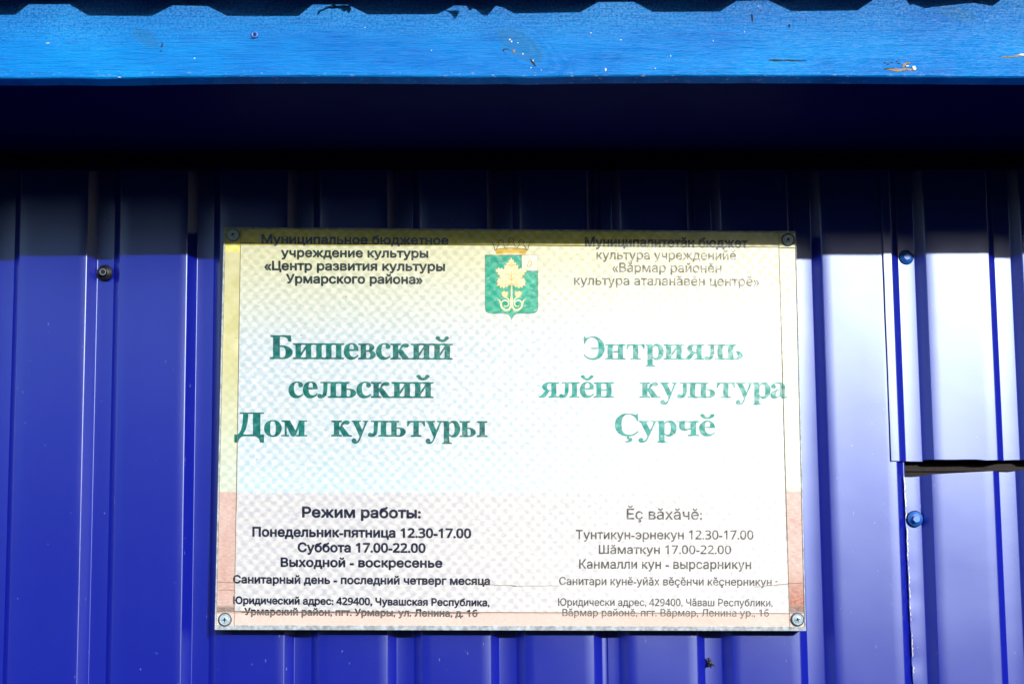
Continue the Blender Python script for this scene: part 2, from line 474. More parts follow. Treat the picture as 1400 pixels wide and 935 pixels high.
for l in L:
    for e in edge: rb.v.append(e+back*l)
for l in L:
    for e in edge: rb.v.append(e+back*l+th)
off = len(L)*n
for j in range(len(L)-1):
    for i in range(n-1):
        a = j*n+i
        rb.f.append((a, a+n, a+n+1, a+1)); rb.f.append((off+a, off+a+1, off+a+n+1, off+a+n))
for i in range(n-1): rb.f.append((i, i+1, off+i+1, off+i)); 
rb.build('roof_sheet', M['roof'], bld)
# leaf scraps lodged under two of the roof corrugations
M['leaf'] = simple('dry_leaf', (.10, .06, .025), .8, 0, .3, 200)
db = MB()
def scrap(pts, yo=0.0):
    f = []; g = []
    for px, py in pts:
        p = U(px, py, FY); f.append((p.x+(D+yo)*KX, FY-D-yo, p.z+(D+yo)*KS)); g.append((p.x+(D+yo)*KX, FY-D-yo+.0006, p.z+(D+yo)*KS+.0003))
    db.prism(f, g)
scrap([(608, 15), (613, 17), (618, 21), (622, 27), (626, 21), (628, 16), (622, 15), (617, 16)])
scrap([(638, 9), (641, 14), (644, 15), (646, 12), (649, 13), (646, 9)])
scrap([(434, 22), (433, 19), (437, 15), (442, 13), (446, 10), (453, 9), (454, 6), (460, 9), (470, 8), (478, 9), (480, 14), (477, 20), (474, 15), (470, 17), (466, 13), (460, 12), (454, 13), (450, 12), (444, 14), (438, 17)])
db.build('leaf_litter', M['leaf'], bld, kind='stuff')

# paint chips and a painted-over nail on the fascia
M['chip_wood'] = simple('bare_pine', (.42, .27, .11), .7, 0, .3, 500, .4)
M['chip_dark'] = simple('dark_crack', (.03, .022, .02), .8, 0, .3, 500, .4)
M['chip_pale'] = simple('lifted_paint', (.62, .66, .70), .6, 0, .1, 500, .2)
def chip(pts, mat, d=.0005, y0=FY, par=None):
    f = [U(px, py, y0-d) for px, py in pts]; g = [U(px, py, y0+.0004) for px, py in pts]
    m = MB(); m.prism(f, [Vector((a.x, b_.y, a.z)) for a, b_ in zip(f, g)])
    return fixnormals(m.build('paint_chip', mat, par or fas))
def blob(cx, cy, rx, ry, n=9, j=.35, rot=0):
    r = random.Random(int(cx*7+cy*13)); out = []
    for i in range(n):
        a = 2*math.pi*i/n; q = 1-j*r.random(); x, y = rx*q*math.cos(a), ry*q*math.sin(a)
        out.append((cx+x*math.cos(rot)-y*math.sin(rot), cy+x*math.sin(rot)+y*math.cos(rot)))
    return out
chip([(1050, 82.2), (1058, 81.2), (1070, 82), (1078, 81.5), (1090, 82.3), (1102, 82.2), (1103, 83), (1085, 83.8), (1072, 83.2), (1060, 84)], M['chip_dark'])
chip([(1208, 94.5), (1218, 94), (1230, 95), (1238, 94), (1252, 95), (1250, 97.2), (1238, 96.3), (1228, 98.6), (1220, 97)], M['chip_wood'])
chip([(1209, 93.9), (1222, 93.2), (1222.5, 93.8), (1210, 94.6)], M['chip_dark'], .0008)
chip([(1233, 93), (1235, 88), (1240, 85.5), (1245, 86), (1244, 87.5), (1239, 88), (1236, 92.5)], M['chip_wood'], .0008)
chip(blob(1241, 90.5, 2.4, 1.4), M['chip_pale'], .0008); chip([(1247, 91.5), (1251, 90), (1253, 94), (1252, 96.5), (1249, 96)], M['chip_pale'], .0009)
for q in ((1210, 86.5), (1214, 88), (1226, 84.5), (1229, 87), (1219, 86)): chip(blob(*q, 2.2, .9), M['chip_dark'], .0003)
chip([(1366, 77.5), (1375, 77), (1386, 77), (1393, 74.5), (1399, 73.5), (1400, 77), (1388, 78.4), (1375, 78.8)], M['chip_wood'])
chip([(1392, 76), (1396, 73.4), (1402, 73.8), (1402, 76.8)], M['chip_pale'], .0009)
chip([(688, 67), (694, 66.8), (696, 67.6), (689.5, 68), (688.8, 70.5), (687.6, 70)], M['chip_dark'])
chip([(701, 69), (704, 68.6), (703.5, 72), (702.3, 74)], M['chip_wood'], .0006)
chip([(724.5, 80.5), (727, 82), (731, 87), (733, 91), (731.5, 90.5), (727, 86)], M['chip_dark'])
for q in ((697, 54.5, 1.6, 1.2), (699.5, 57, 1.5, 1.5), (708, 59, 1.5, .8), (715, 74, 1.2, 1.6), (729, 83, 1, 1.4), (726, 93, 1, 1.2), (740, 96, .8, .8), (65, 59.5, 3, .9), (266, 80, 1.2, 1.2), (808, 45.5, 1.2, 1), (828, 95.5, 1.6, 3), (896, 94, 1, 1.2), (917, 77, 1, 1), (1018, 44, .7, 1.2), (1037, 9, 1, 1), (975, 56, .6, 1.6), (849, 55, 1.5, .8), (163, 106, 3, .8), (590, 69.5, .9, .9), (499, 38, 1.2, .8)):
    chip(blob(*q), M['chip_pale'], .0005)
chip([(1027, 19), (1029.5, 21), (1029.8, 29), (1028.3, 30.5), (1027.2, 24)], M['chip_dark']); chip(blob(1079, 35.5, 2.2, 2.8), M['chip_dark'], .0003)
chip([(221, 57), (223, 61), (221, 65), (219.8, 64), (221.3, 61)], M['chip_dark']); chip(blob(220, 70, 2, 1), M['chip_dark'], .0003)
p = U(348, 48, FY)
mb = MB(); mb.lathe(p, [(.0036, -.0005), (.0036, .0004), (.0030, .0011), (.0018, .0011), (.0014, .0003), (.00001, .0002)], 20)
nail = fixnormals(mb.build('screw', M['screw_blue'], fas, smooth=True, label='painted-over screw head on the eave board'))
for a in (.5, 2.07):
    c_, s_ = math.cos(a)*.0014, math.sin(a)*.0014
    m = MB(); pr = [p+Vector((c_*u-s_*.22*v_, -.0009, s_*u+c_*.22*v_)) for u, v_ in ((-1, -1), (1, -1), (1, 1), (-1, 1))]
    m.prism(pr, [q+Vector((0, .001+.0002*a, 0)) for q in pr]); fixnormals(m.build('cross_shade', M['chip_dark'], nail))  # dark cross pieces: shade of the slot put into their colour
chip([(340, 52.5), (346, 54), (354, 52), (348, 53)], M['chip_dark'], .0003)

# ---- small insect on the wall below the sign
bug = empty('fly', U(971, 905, .0015)); tag(bug, 'tiny black fly sitting in a wall groove below the information sign', 'insect')
M['bug'] = simple('fly_black', (.012, .012, .01), .4, 0, .3, 900)
def ellipsoid(mb, c, rx, ry, rz, rot=0, n=12, m=8):
    b = len(mb.v)
    for j in range(m+1):
        t = math.pi*j/m
        for i in range(n):
            a = 2*math.pi*i/n
            x, z, y = rx*math.sin(t)*math.cos(a), rz*math.cos(t), ry*math.sin(t)*math.sin(a)
            mb.v.append(Vector(c)+Vector((x*math.cos(rot)-z*math.sin(rot), y, x*math.sin(rot)+z*math.cos(rot))))
    for j in range(m):
        for i in range(n):
            k = (i+1) % n; mb.f.append((b+j*n+i, b+j*n+k, b+(j+1)*n+k, b+(j+1)*n+i))
bc = Vector(bug.location)+Vector((0, .0015, 0))
mb = MB(); ellipsoid(mb, bc+Vector((.0002, 0, -.0012)), .0022, .0018, .0032, .3); ellipsoid(mb, bc+Vector((-.001, 0, .0022)), .0018, .0016, .0018); ellipsoid(mb, bc+Vector((-.0016, 0, .0042)), .0014, .0012, .0011)
fixnormals(mb.build('body', M['bug'], bug, smooth=True))
for sx, a in ((-1, -2.2), (1, -.9)):
    mb = MB(); ellipsoid(mb, bc+Vector((sx*.002+.001, -.0006, -.002)), .0011, .0003, .0036, sx*.5+.3); fixnormals(mb.build('wing', M['bug'], bug, smooth=True))
for i, (dx, dz, ex, ez) in enumerate(((-1, 2, -3.6, 4.2), (-1, 1, -4, 0), (0, -1, -1.6, -5.2), (1, 2, 3, 4.6), (1, 1, 3.8, 1), (1, -1, 3.4, -4.6))):
    a = bc+Vector((dx*.001, 0, dz*.001)); b_ = bc+Vector((ex*.001, .002, ez*.001)); w_ = .00022
    m = MB(); d_ = (b_-a).normalized(); q = Vector((-d_.z, 0, d_.x))*w_
    f = [a-q, a+q, b_+q*.6, b_-q*.6]; m.prism(f, [v+Vector((0, .0004, 0)) for v in f]); fixnormals(m.build('leg', M['bug'], bug))

# ------------------------------------------------------------------ information sign
SY = -.022
q = {k: U(x, y, SY) for k, (x, y) in dict(tl=(306, 311), tr=(1088, 316.5), br=(1102, 862), bl=(293.5, 860.5)).items()}
sbase = (q['bl']+q['br'])/2
sign = empty('information_sign', sbase)
tag(sign, 'weathered bilingual culture house sign with opening hours screwed onto blue ribbed wall', 'sign')
def LZ(y, x=700): return U(x, y, SY).z-sbase.z
def LX(x, y=600): return U(x, y, SY).x-sbase.x
PXM = abs(LX(701)-LX(700))

def pattern(k):
    """quilted embossing shared by every layer of the sign"""
    v = k.tc.outputs['Object']; s = k.xyz(v)
    wob = k.math('MULTIPLY', k.math('SUBTRACT', k.noise(v, 75, 3), .5), 2.3)
    u_ = k.math('ADD', k.math('MULTIPLY', s[0], 2*math.pi/(15.3*PXM)), wob)
    v_ = k.math('ADD', k.math('MULTIPLY', s[2], 2*math.pi/(15.8*PXM)), k.math('MULTIPLY', s[0], 5.0))
    v_ = k.math('ADD', v_, wob)
    f = k.math('MULTIPLY', k.math('COSINE', u_), k.math('COSINE', v_))
    g = k.noise(k.mapping(v, (1, 1, 1.9), (0, 0, 0), (0, rad(28), 0)), 120, 3, .6)
    h = k.math('ADD', k.math('MULTIPLY', f, .33), k.math('MULTIPLY', g, 1.5))
    return h      # about .1 .. 1.4, mean .75
GLW, GLR = .070, .39
def sign_surf(k, col, h, gw=GLW, gr=GLR, soft=.001):
    v = k.tc.outputs['Object']
    n = k.bump(h, .10, .0012)
    n = k.bump(k.noise(v, 9, 2), .25, .004, n)
    w_ = k.math('MULTIPLY', k.ramp(h, .55, .95, .55, 1.25), gw)
    return k.surf(col, [(soft, .35, 'GGX', (1, 1, 1)), (w_, gr, 'BECKMANN', (1, .985, .95))], normal=n)
def print_col(k, h):
    v = k.tc.outputs['Object']; s = k.xyz(v)
    cl = k.noise(v, 14, 3); gr = k.noise(k.mapping(v, (1, 1, 1.3), (2, 0, 1), (0, rad(30), 0)), 260, 3, .65)
    z = k.math('ADD', s[2], k.math('MULTIPLY', k.math('SUBTRACT', cl, .5), .02))
    bgc = k.mix(k.ramp(z, LZ(470), LZ(355)), (.42, .54, .60), (.58, .60, .38))
    bgc = k.mix(k.ramp(z, LZ(600), LZ(660)), bgc, (.44, .60, .66))
    low = k.ramp(s[2], LZ(673), LZ(674.5))
    bgc = k.mix(low, bgc, (.47, .49, .53))
    lt = k.mix(k.ramp(z, LZ(460), LZ(350)), (.72, .74, .76), (.76, .76, .56)); lt = k.mix(low, lt, (.72, .69, .68))
    f = k.ramp(k.math('ADD', h, k.math('MULTIPLY', k.math('SUBTRACT', gr, .5), .9)), .38, 1.12)
    # paler to the right: glare put into the print colour
    f = k.math('ADD', f, k.ramp(s[0], LX(480), LX(850), 0, .5), clamp=True)
    return k.mix(f, bgc, lt)
k = NT('sign_print'); h = pattern(k); M['print'] = k.done(sign_surf(k, print_col(k, h), h))
# border of the backing: yellow above, flesh and copper tones below
def border_mat():
    k = NT('sign_border'); h = pattern(k); v = k.tc.outputs['Object']; s = k.xyz(v)
    cl = k.noise(v, 30, 4, .6); fi = k.noise(k.mapping(v, (1, 1, 2.2)), 220, 3, .7)
    top = k.mix(k.ramp(h, .5, 1.0), (.82, .78, .10), (.90, .87, .34))
    mid = k.mix(k.ramp(h, .5, 1.0), (.52, .60, .50), (.68, .72, .60))
    side = k.mix(k.ramp(cl, .4, .65), (.58, .56, .27), (.70, .68, .42))
    c = k.mix(k.ramp(s[2], LZ(640), LZ(480)), mid, side)
    c = k.mix(k.ramp(s[2], LZ(347), LZ(340)), c, top)
    pk = k.mix(k.ramp(k.math('ADD', k.math('MULTIPLY', fi, .6), k.math('MULTIPLY', cl, .5)), .4, .72), (.54, .33, .28), (.70, .57, .52))
    c = k.mix(k.ramp(s[2], LZ(671), LZ(673)), c, pk)
    c = k.mix(k.math('MULTIPLY', k.ramp(s[0], LX(850), LX(1000), 0, .6), k.ramp(s[2], LZ(672), LZ(660))), c, (.86, .86, .74))  # upper border whitens rightwards: glare put into its colour
    c = k.mix(k.ramp(s[2], LZ(837), LZ(840), 0, .55), c, (.84, .74, .68))
    # strong rusty stain in the lower right corner, grey one lower left
    rx = k.ramp(s[0], LX(1060, 820), LX(1072, 820)); rz = k.math('MULTIPLY', k.ramp(s[2], LZ(838), LZ(826)), k.ramp(s[2], LZ(775), LZ(822)))
    st = k.math('MULTIPLY', k.math('MULTIPLY', rx, rz), k.ramp(fi, .25, .6))
    c = k.mix(st, c, (.40, .10, .035))
    gz = k.math('MULTIPLY', k.ramp(s[2], LZ(839), LZ(835)), k.ramp(s[2], LZ(826), LZ(831)))
    ends = k.math('ADD', k.ramp(s[0], LX(345, 830), LX(322, 830)), k.ramp(s[0], LX(1060, 830), LX(1076, 830)))
    c = k.mix(k.math('MULTIPLY', k.math('MULTIPLY', gz, ends, clamp=True), k.ramp(fi, .3, .6, .4, .9)), c, (.16, .12, .11))
    return k.done(sign_surf(k, c, h, GLW*.9))
M['border'] = border_mat()
def film_mat():
    """clear plastic edging over the print: veils what lies under it"""
    k = NT('clear_edging'); h = pattern(k); v = k.tc.outputs['Object']; s = k.xyz(v)
    cl = k.noise(v, 60, 4)
    c = k.mix(k.ramp(s[2], LZ(672), LZ(668)), (.85, .70, .62), (.70, .70, .40))
    sh = sign_surf(k, c, h, GLW)
    tr = k.n('ShaderNodeBsdfTransparent'); mx = k.n('ShaderNodeMixShader')
    k.put(mx.inputs[0], k.ramp(cl, .3, .7, .06, .14)); k.t.links.new(tr.outputs[0], mx.inputs[1]); k.t.links.new(sh, mx.inputs[2])
    return k.done(mx.outputs[0])
M['film'] = film_mat()
def ink_mat(name, dark, light, worn=.4):
    k = NT(name); h = pattern(k); v = k.tc.outputs['Object']; s = k.xyz(v)
    n1 = k.noise(k.mapping(v, (1, 1, 1.9), (0, 0, 0), (0, rad(28), 0)), 150, 4, .65)
    n2 = k.noise(v, 45, 2)
    f = k.math('ADD', k.ramp(n2, .4, .65, 0, .5), k.math('MULTIPLY', k.ramp(h, .5, 1.05), .5), clamp=True)
    c = k.mix(f, dark, light)
    w_ = k.math('MULTIPLY', k.ramp(n1, .54, .68), k.ramp(s[0], LX(480), LX(820), .12, worn))  # pale streaks growing rightwards: glare off the film, put into the ink
    c = k.mix(w_, c, (.62, .66, .64))
    return k.done(sign_surf(k, c, h))
M['teal'] = ink_mat('teal_ink', (.0, .095, .095), (.0, .21, .17), .5)
M['teal2'] = ink_mat('glare_teal_ink', (.0, .24, .21), (.0, .36, .31), .4)  # lighter copy of the teal with glare put into its colour
M['navy'] = ink_mat('navy_ink', (.004, .008, .03), (.008, .014, .04), .1)
M['navyt'] = ink_mat('dark_green_ink', (.004, .018, .02), (.008, .03, .03), .15)
M['greyink'] = ink_mat('glare_grey_ink', (.055, .06, .06), (.10, .105, .10), .55)  # dark lettering greyed by glare put into its colour
M['oliveink'] = ink_mat('glare_olive_ink', (.09, .09, .06), (.17, .165, .12), .55)  # dark lettering with glare painted in; emblem outlines share it
M['blueink'] = ink_mat('blue_grey_ink', (.03, .09, .24), (.05, .13, .28), .2)
M['blueink2'] = ink_mat('deep_blue_ink', (.012, .04, .10), (.02, .06, .12), .2)
M['green'] = ink_mat('emblem_green', (.0, .33, .21), (.0, .50, .33), .6)
M['cream'] = ink_mat('emblem_cream', (.74, .66, .32), (.88, .84, .62), .3)
M['canton'] = ink_mat('emblem_white', (.80, .78, .60), (.88, .87, .78), .2)
M['gold'] = ink_mat('emblem_gold', (.58, .36, .01), (.74, .52, .05), .1)
M['brown'] = ink_mat('emblem_outline', (.06, .03, .004), (.12, .07, .01), .05)
M['line'] = simple('dark_seam', (.05, .04, .025), .6, 0, .3, 900)
M['linelight'] = simple('tan_seam', (.34, .26, .13), .6, 0, .3, 900)
M['edge'] = simple('plastic_edge', (.50, .56, .60), .35, .0, .25, 160)
M['edgedark'] = simple('sign_backing_tray', (.10, .11, .15), .5, .2, .3, 100)
M['screw_zinc'] = simple('zinc_screw', (.50, .64, .72), .3, .15, .15, 500)
M['recess'] = simple('recess_shade', (.01, .02, .035), .5, .3, .3, 500)

def SP(px, py, lift=0.0): return U(px, py, SY)+Vector((0, -lift, 0))
def quad_on(name, pts, lift, mat, th=.0003, **kw):
    m = MB(); f = [SP(x, y, lift) for x, y in pts]; m.prism(f, [v+Vector((0, th, 0)) for v in f])
    return fixnormals(m.build(name, mat, sign, **kw))
def inter(a, b, t): return (a[0]+(b[0]-a[0])*t, a[1]+(b[1]-a[1])*t)
TL, TR, BR, BL = (306, 311), (1088, 316.5), (1102, 862), (293.5, 860.5)
def ST(s, t): return inter(inter(TL, TR, s), inter(BL, BR, s), t)
# body
f = [SP(*p_, -.0002) for p_ in (TL, TR, BR, BL)]
m = MB(); m.prism([v+Vector((0, .0006, 0)) for v in f], [Vector((v.x, -.0010, v.z)) for v in f]); bevel(fixnormals(m.build('backing_board', M['edgedark'], sign)), .0006)
iTL, iTR, iBR, iBL = (329, 335.5), (1064, 338.5), (1080, 838), (320.5, 835)
e = 2.6
oTL, oTR, oBR, oBL = (306+e, 311+e*.8), (1088-e*.6, 316.5+e*.8), (1102-e, 862-6), (293.5+e, 860.5-6.5)
m = MB()
quad_on('printed_panel', [oTL, oTR, oBR, oBL], .0001, M['border'], .0004)
quad_on('printed_panel', [iTL, iTR, iBR, iBL], .00025, M['print'], .0001, label='pale blue and white quilted print inside the border')
# edging frame, proud of the print
def fr(pts, mat=M['edge'], lift=.0012): return bevel(quad_on('edge_trim', pts, lift, mat, .0022), .0004)
fr([TL, TR, (oTR[0]+1.5, oTR[1]), (oTL[0]-2, oTL[1])], M['edge'])
fr([BL, (oBL[0]-2, oBL[1]), (oBR[0]+2, oBR[1]), BR])
fr([TL, (oTL[0]-.4, oTL[1]), (oBL[0]-.4, oBL[1]), BL], M['edge'], .0011)
fr([TR, BR, (oBR[0]+.4, oBR[1]), (oTR[0]+.4, oTR[1])], M['edge'], .0011)
# clear strips and their seams
quad_on('edging_strip', [(oTL[0], oTL[1]), oTR, (1064+23*.97, 338.3), (304.5+2.2, 335.4)], .0008, M['film'], .0002)
quad_on('edging_strip', [(295.5, 834.8), (1099, 838), oBR, oBL], .0008, M['film'], .0002)
def seam(p0, p1, wd=.7, mat='line', lift=.0010, name='seam', wob=0, n=1):
    (x0, y0), (x1, y1) = p0, p1; L_ = math.hypot(x1-x0, y1-y0); nx, ny = -(y1-y0)/L_*wd/2, (x1-x0)/L_*wd/2
    up, dn = [], []
    for i in range(n+1):
        t = i/n; x, y = x0+(x1-x0)*t, y0+(y1-y0)*t; o_ = wob*noise.noise(Vector((x*.13, y*.13, 3)))
        k_ = 1+(.7*noise.noise(Vector((x*.2, y*.2, 8))) if wob else 0)
        up.append((x+nx*k_+o_*(nx and nx/abs(nx)), y+ny*k_+o_)); dn.append((x-nx*k_, y-ny*k_+o_))
    m = MB(); f = [SP(x, y, lift) for x, y in up]; g = [SP(x, y, lift) for x, y in dn]
    b_ = [v+Vector((0, .0002, 0)) for v in f]; c_ = [v+Vector((0, .0002, 0)) for v in g]
    m.v = f+g+b_+c_; N_ = n+1
    for i in range(n):
        m.f += [(i, i+1, N_+i+1, N_+i), (2*N_+i, 3*N_+i, 3*N_+i+1, 2*N_+i+1), (i, 2*N_+i, 2*N_+i+1, i+1), (N_+i, N_+i+1, 3*N_+i+1, 3*N_+i)]
    m.f += [(0, N_, 3*N_, 2*N_), (N_-1, 3*N_-1, 4*N_-1, 2*N_-1)]
    return fixnormals(m.build(name, M[mat], sign))
seam((329, 332.5), (1064, 338.3), .8)
seam((307, 333), (329, 332.8), .5, 'linelight')
seam((329.5, 313), (320.5, 858), .55, 'linelight', .0012)
seam((327.5, 440), (323.6, 700), .35, 'linelight', .0012)
seam((1064.4, 317), (1080, 860), .55, 'linelight', .0012)
seam((1067.5, 430), (1076, 740), .3, 'linelight', .0012)
seam((1065, 338.5), (1088, 339.2), .8, 'line')
seam((322, 835), (1080, 838), .7, 'linelight', .0012)
seam((330, 836.3), (655, 837.6), .5, 'line', .0012)
seam((296, 834.8), (322, 834.8), .5, 'linelight')
seam((1080, 837.6), (1099, 837.6), .5, 'linelight')
seam((1080, 797), (1101, 796), .5, 'linelight')
# cracks
seam((1031, 802), (1050, 800.2), .5, 'linelight', .0012, 'crack', 1.5, 14); seam((1050, 800.2), (1080, 797), .7, 'linelight', .0012, 'crack', 1.2, 18)
seam((322, 791), (352, 798), .3, 'linelight', .0012, 'crack', 1, 8); seam((696, 799.6), (706, 800.6), .7, 'line', .0012, 'crack', .5, 6)
seam((640, 798), (696, 799.8), .3, 'linelight', .0012, 'crack', 1.2, 20); seam((706, 800.6), (764, 800), .3, 'linelight', .0012, 'crack', 1.5, 20)
seam((1060, 795), (1063, 794), 1.2, 'line', .0012, 'crack')
seam((299, 795), (321, 796), .35, 'linelight', .0012, 'crack', .8, 8); seam((299, 806), (321, 806), .35, 'linelight', .0012, 'crack', .8, 8)
for (x, y) in ((444.5, 587.3), (351, 628), (1013, 564.5), (323, 462), (473, 406), (412, 458), (345, 535)):
    quad_on('speck', blob(x, y, 1.1 if y == 587.3 else .8, .6), .0009, M['line'], .0002)
# corner screws
def sign_screw(px, py, a0, ring):
    p = SP(px, py, .0012)
    if ring: prof = [(.0068, -.0004), (.0068, .0006), (.0056, .0011), (.0053, .0007), (.0046, .0006), (.0044, .0016), (.0030, .0021), (.0001, .0022)]
    else: prof = [(.0062, -.0004), (.0062, .0008), (.0055, .0014), (.0049, .0010), (.0042, .0010), (.0038, .0016), (.0026, .0019), (.0001, .0020)]
    m = MB(); m.lathe(p, prof, 32)
    s_ = fixnormals(m.build('screw', M['screw_zinc'], sign, smooth=False))
    wm = MB(); wm.lathe(p, [(.0001, -.0005), (.0076, -.0005), (.0076, .0001), (.0066, .0002)], 32); fixnormals(wm.build('washer', M['edgedark'], s_, smooth=True))
    for i in range(2):
        a = a0+i*math.pi/2; c_, n_ = math.cos(a), math.sin(a)
        pr = [p+Vector((c_*u*.0026-n_*v_*.0006, -.0024, n_*u*.0026+c_*v_*.0006)) for u, v_ in ((-1, -.4), (0, -1.2), (1, -.4), (1, .4), (0, 1.2), (-1, .4))]
        m = MB(); m.prism(pr, [v+Vector((0, .0007+.0001*i, 0)) for v in pr]); fixnormals(m.build('cross_shade', M['recess'], s_))  # cross stands proud; shade of a recess put into its dark colour
    return s_
sign_screw(319, 321.3, .4, True); sign_screw(1077, 328, .6, False); sign_screw(307.8, 846.5, .1, False); sign_screw(1090, 846.3, .3, False)

# ---------------------------------------------------------------- lettering
def split_loop(p):
    """cut a self-crossing outline into simple ones"""
    n = len(p)
    for i in range(n):
        a, b = p[i], p[(i+1) % n]
        for j in range(i+2, n):
            if i == 0 and j == n-1: continue
            c, d = p[j], p[(j+1) % n]
            if max(a[0], b[0]) < min(c[0], d[0]) or max(c[0], d[0]) < min(a[0], b[0]) or max(a[1], b[1]) < min(c[1], d[1]) or max(c[1], d[1]) < min(a[1], b[1]): continue
            den = (b[0]-a[0])*(d[1]-c[1])-(b[1]-a[1])*(d[0]-c[0])
            if abs(den) < 1e-12: continue
            t = ((c[0]-a[0])*(d[1]-c[1])-(c[1]-a[1])*(d[0]-c[0]))/den; u = ((c[0]-a[0])*(b[1]-a[1])-(c[1]-a[1])*(b[0]-a[0]))/den
            if 1e-5 < t < 1-1e-5 and 1e-5 < u < 1-1e-5:
                x = (a[0]+(b[0]-a[0])*t, a[1]+(b[1]-a[1])*t)
                l1 = [x]+p[i+1:j+1]; l2 = p[:i+1]+[x]+p[j+1:]
                return split_loop(l1)+split_loop(l2)
    return [p]
def text_tris(body, res=2):
    """glyph outlines of the built-in font, filled contour by contour"""
    cu = bpy.data.curves.new('t', 'FONT'); cu.body = body; cu.fill_mode = 'NONE'; cu.resolution_u = res
    ob = bpy.data.objects.new('t', cu); COL.objects.link(ob)
    me = bpy.data.meshes.new_from_object(ob)
    co = [(v.co.x, v.co.y) for v in me.vertices]; adj = {}
    for e_ in me.edges:
        a, b = e_.vertices; adj.setdefault(a, []).append(b); adj.setdefault(b, []).append(a)
    bpy.data.objects.remove(ob); bpy.data.curves.remove(cu); bpy.data.meshes.remove(me)
    loops, seen = [], set()
    for st in sorted(adj):
        if st in seen: continue
        lp_ = [st]; seen.add(st); cur = st
        while True:
            nx = [t for t in adj[cur] if t not in seen]
            if not nx: break
            cur = nx[0] if len(lp_) > 1 or (st+1) not in nx else st+1
            seen.add(cur); lp_.append(cur)
        pts = [co[i] for i in lp_]
        cl_ = [pts[0]]
        for p_ in pts[1:]:
            if math.hypot(p_[0]-cl_[-1][0], p_[1]-cl_[-1][1]) > 1e-4: cl_.append(p_)
        if math.hypot(cl_[0][0]-cl_[-1][0], cl_[0][1]-cl_[-1][1]) < 1e-4: cl_.pop()
        if len(cl_) > 2: loops += split_loop(cl_)
    # group the outlines that share a glyph, then fill each group by winding number
    ext = sorted(((min(p[0] for p in l_), max(p[0] for p in l_), l_) for l_ in loops), key=lambda t: t[0])
    groups = []
    for a, b, l_ in ext:
        if groups and a < groups[-1][1]-1e-6: groups[-1][0].append(l_); groups[-1][1] = max(groups[-1][1], b)
        else: groups.append([[l_], b])
    vs, fs = [], []
    for ls, _ in groups:
        ed = []
        for l_ in ls:
            for i in range(len(l_)):
                p, q_ = l_[i], l_[(i+1) % len(l_)]
                if abs(p[1]-q_[1]) > 1e-9: ed.append((p, q_, 1) if p[1] < q_[1] else (q_, p, -1))
        ys = sorted({round(p[1], 5) for l_ in ls for p in l_})
        bands = [ys[0]]
        for y in ys[1:]:
            if y-bands[-1] > 2e-4: bands.append(y)
        open_ = {}
        for y0, y1 in zip(bands, bands[1:]):
            ym = (y0+y1)/2; cr = []
            for p, q_, w_ in ed:
                if p[1] <= ym < q_[1]:
                    sl_ = (q_[0]-p[0])/(q_[1]-p[1]); cr.append((p[0]+sl_*(ym-p[1]), sl_, w_))
            cr.sort(); wn = 0; st = None
            for x, sl_, w_ in cr:
                if wn == 0: st = (x, sl_)
                wn += w_
                if wn == 0:
                    h_ = (y1-y0)/2; b = len(vs)
                    vs += [(st[0]-st[1]*h_, y0), (x-sl_*h_, y0), (x+sl_*h_, y1), (st[0]+st[1]*h_, y1)]
                    fs.append((b, b+1, b+2, b+3))
    return vs, fs
CAPH = None
def place_line(vs, fs, x0, b0, x1, b1, h_px, h_units, mat, layers, r_px, name='lettering', lift=.0004, label=None, squeeze=None, depth=None):
    """map glyph units onto the sign: left end x0 on baseline y b0, right end x1 on baseline b1 (photo pixels)"""
    ux0 = min(v[0] for v in vs); ux1 = max(v[0] for v in vs)
    V, Fc = [], []
    dirs = [(0, 0)]+[(r_px*math.cos(a), r_px*math.sin(a)) for a in (2*math.pi*i/layers for i in range(layers))] if layers else [(0, 0)]
    for li, (dx, dy) in enumerate(dirs):
        b = len(V)
        for i, (x, y) in enumerate(vs):
            t = (x-ux0)/(ux1-ux0)
            px = x0+r_px*(layers > 0)+(x1-x0-2*r_px*(layers > 0))*t; py = b0+(b1-b0)*t-y/h_units*h_px
            dz = depth[i] if depth else 0
            V.append(SP(px+dx, py+dy, lift+li*.000012+dz))
        Fc += [tuple(b+j for j in f_) for f_ in fs]
    o = mk(name, V, Fc, M[mat], sign, label=label)
    return o
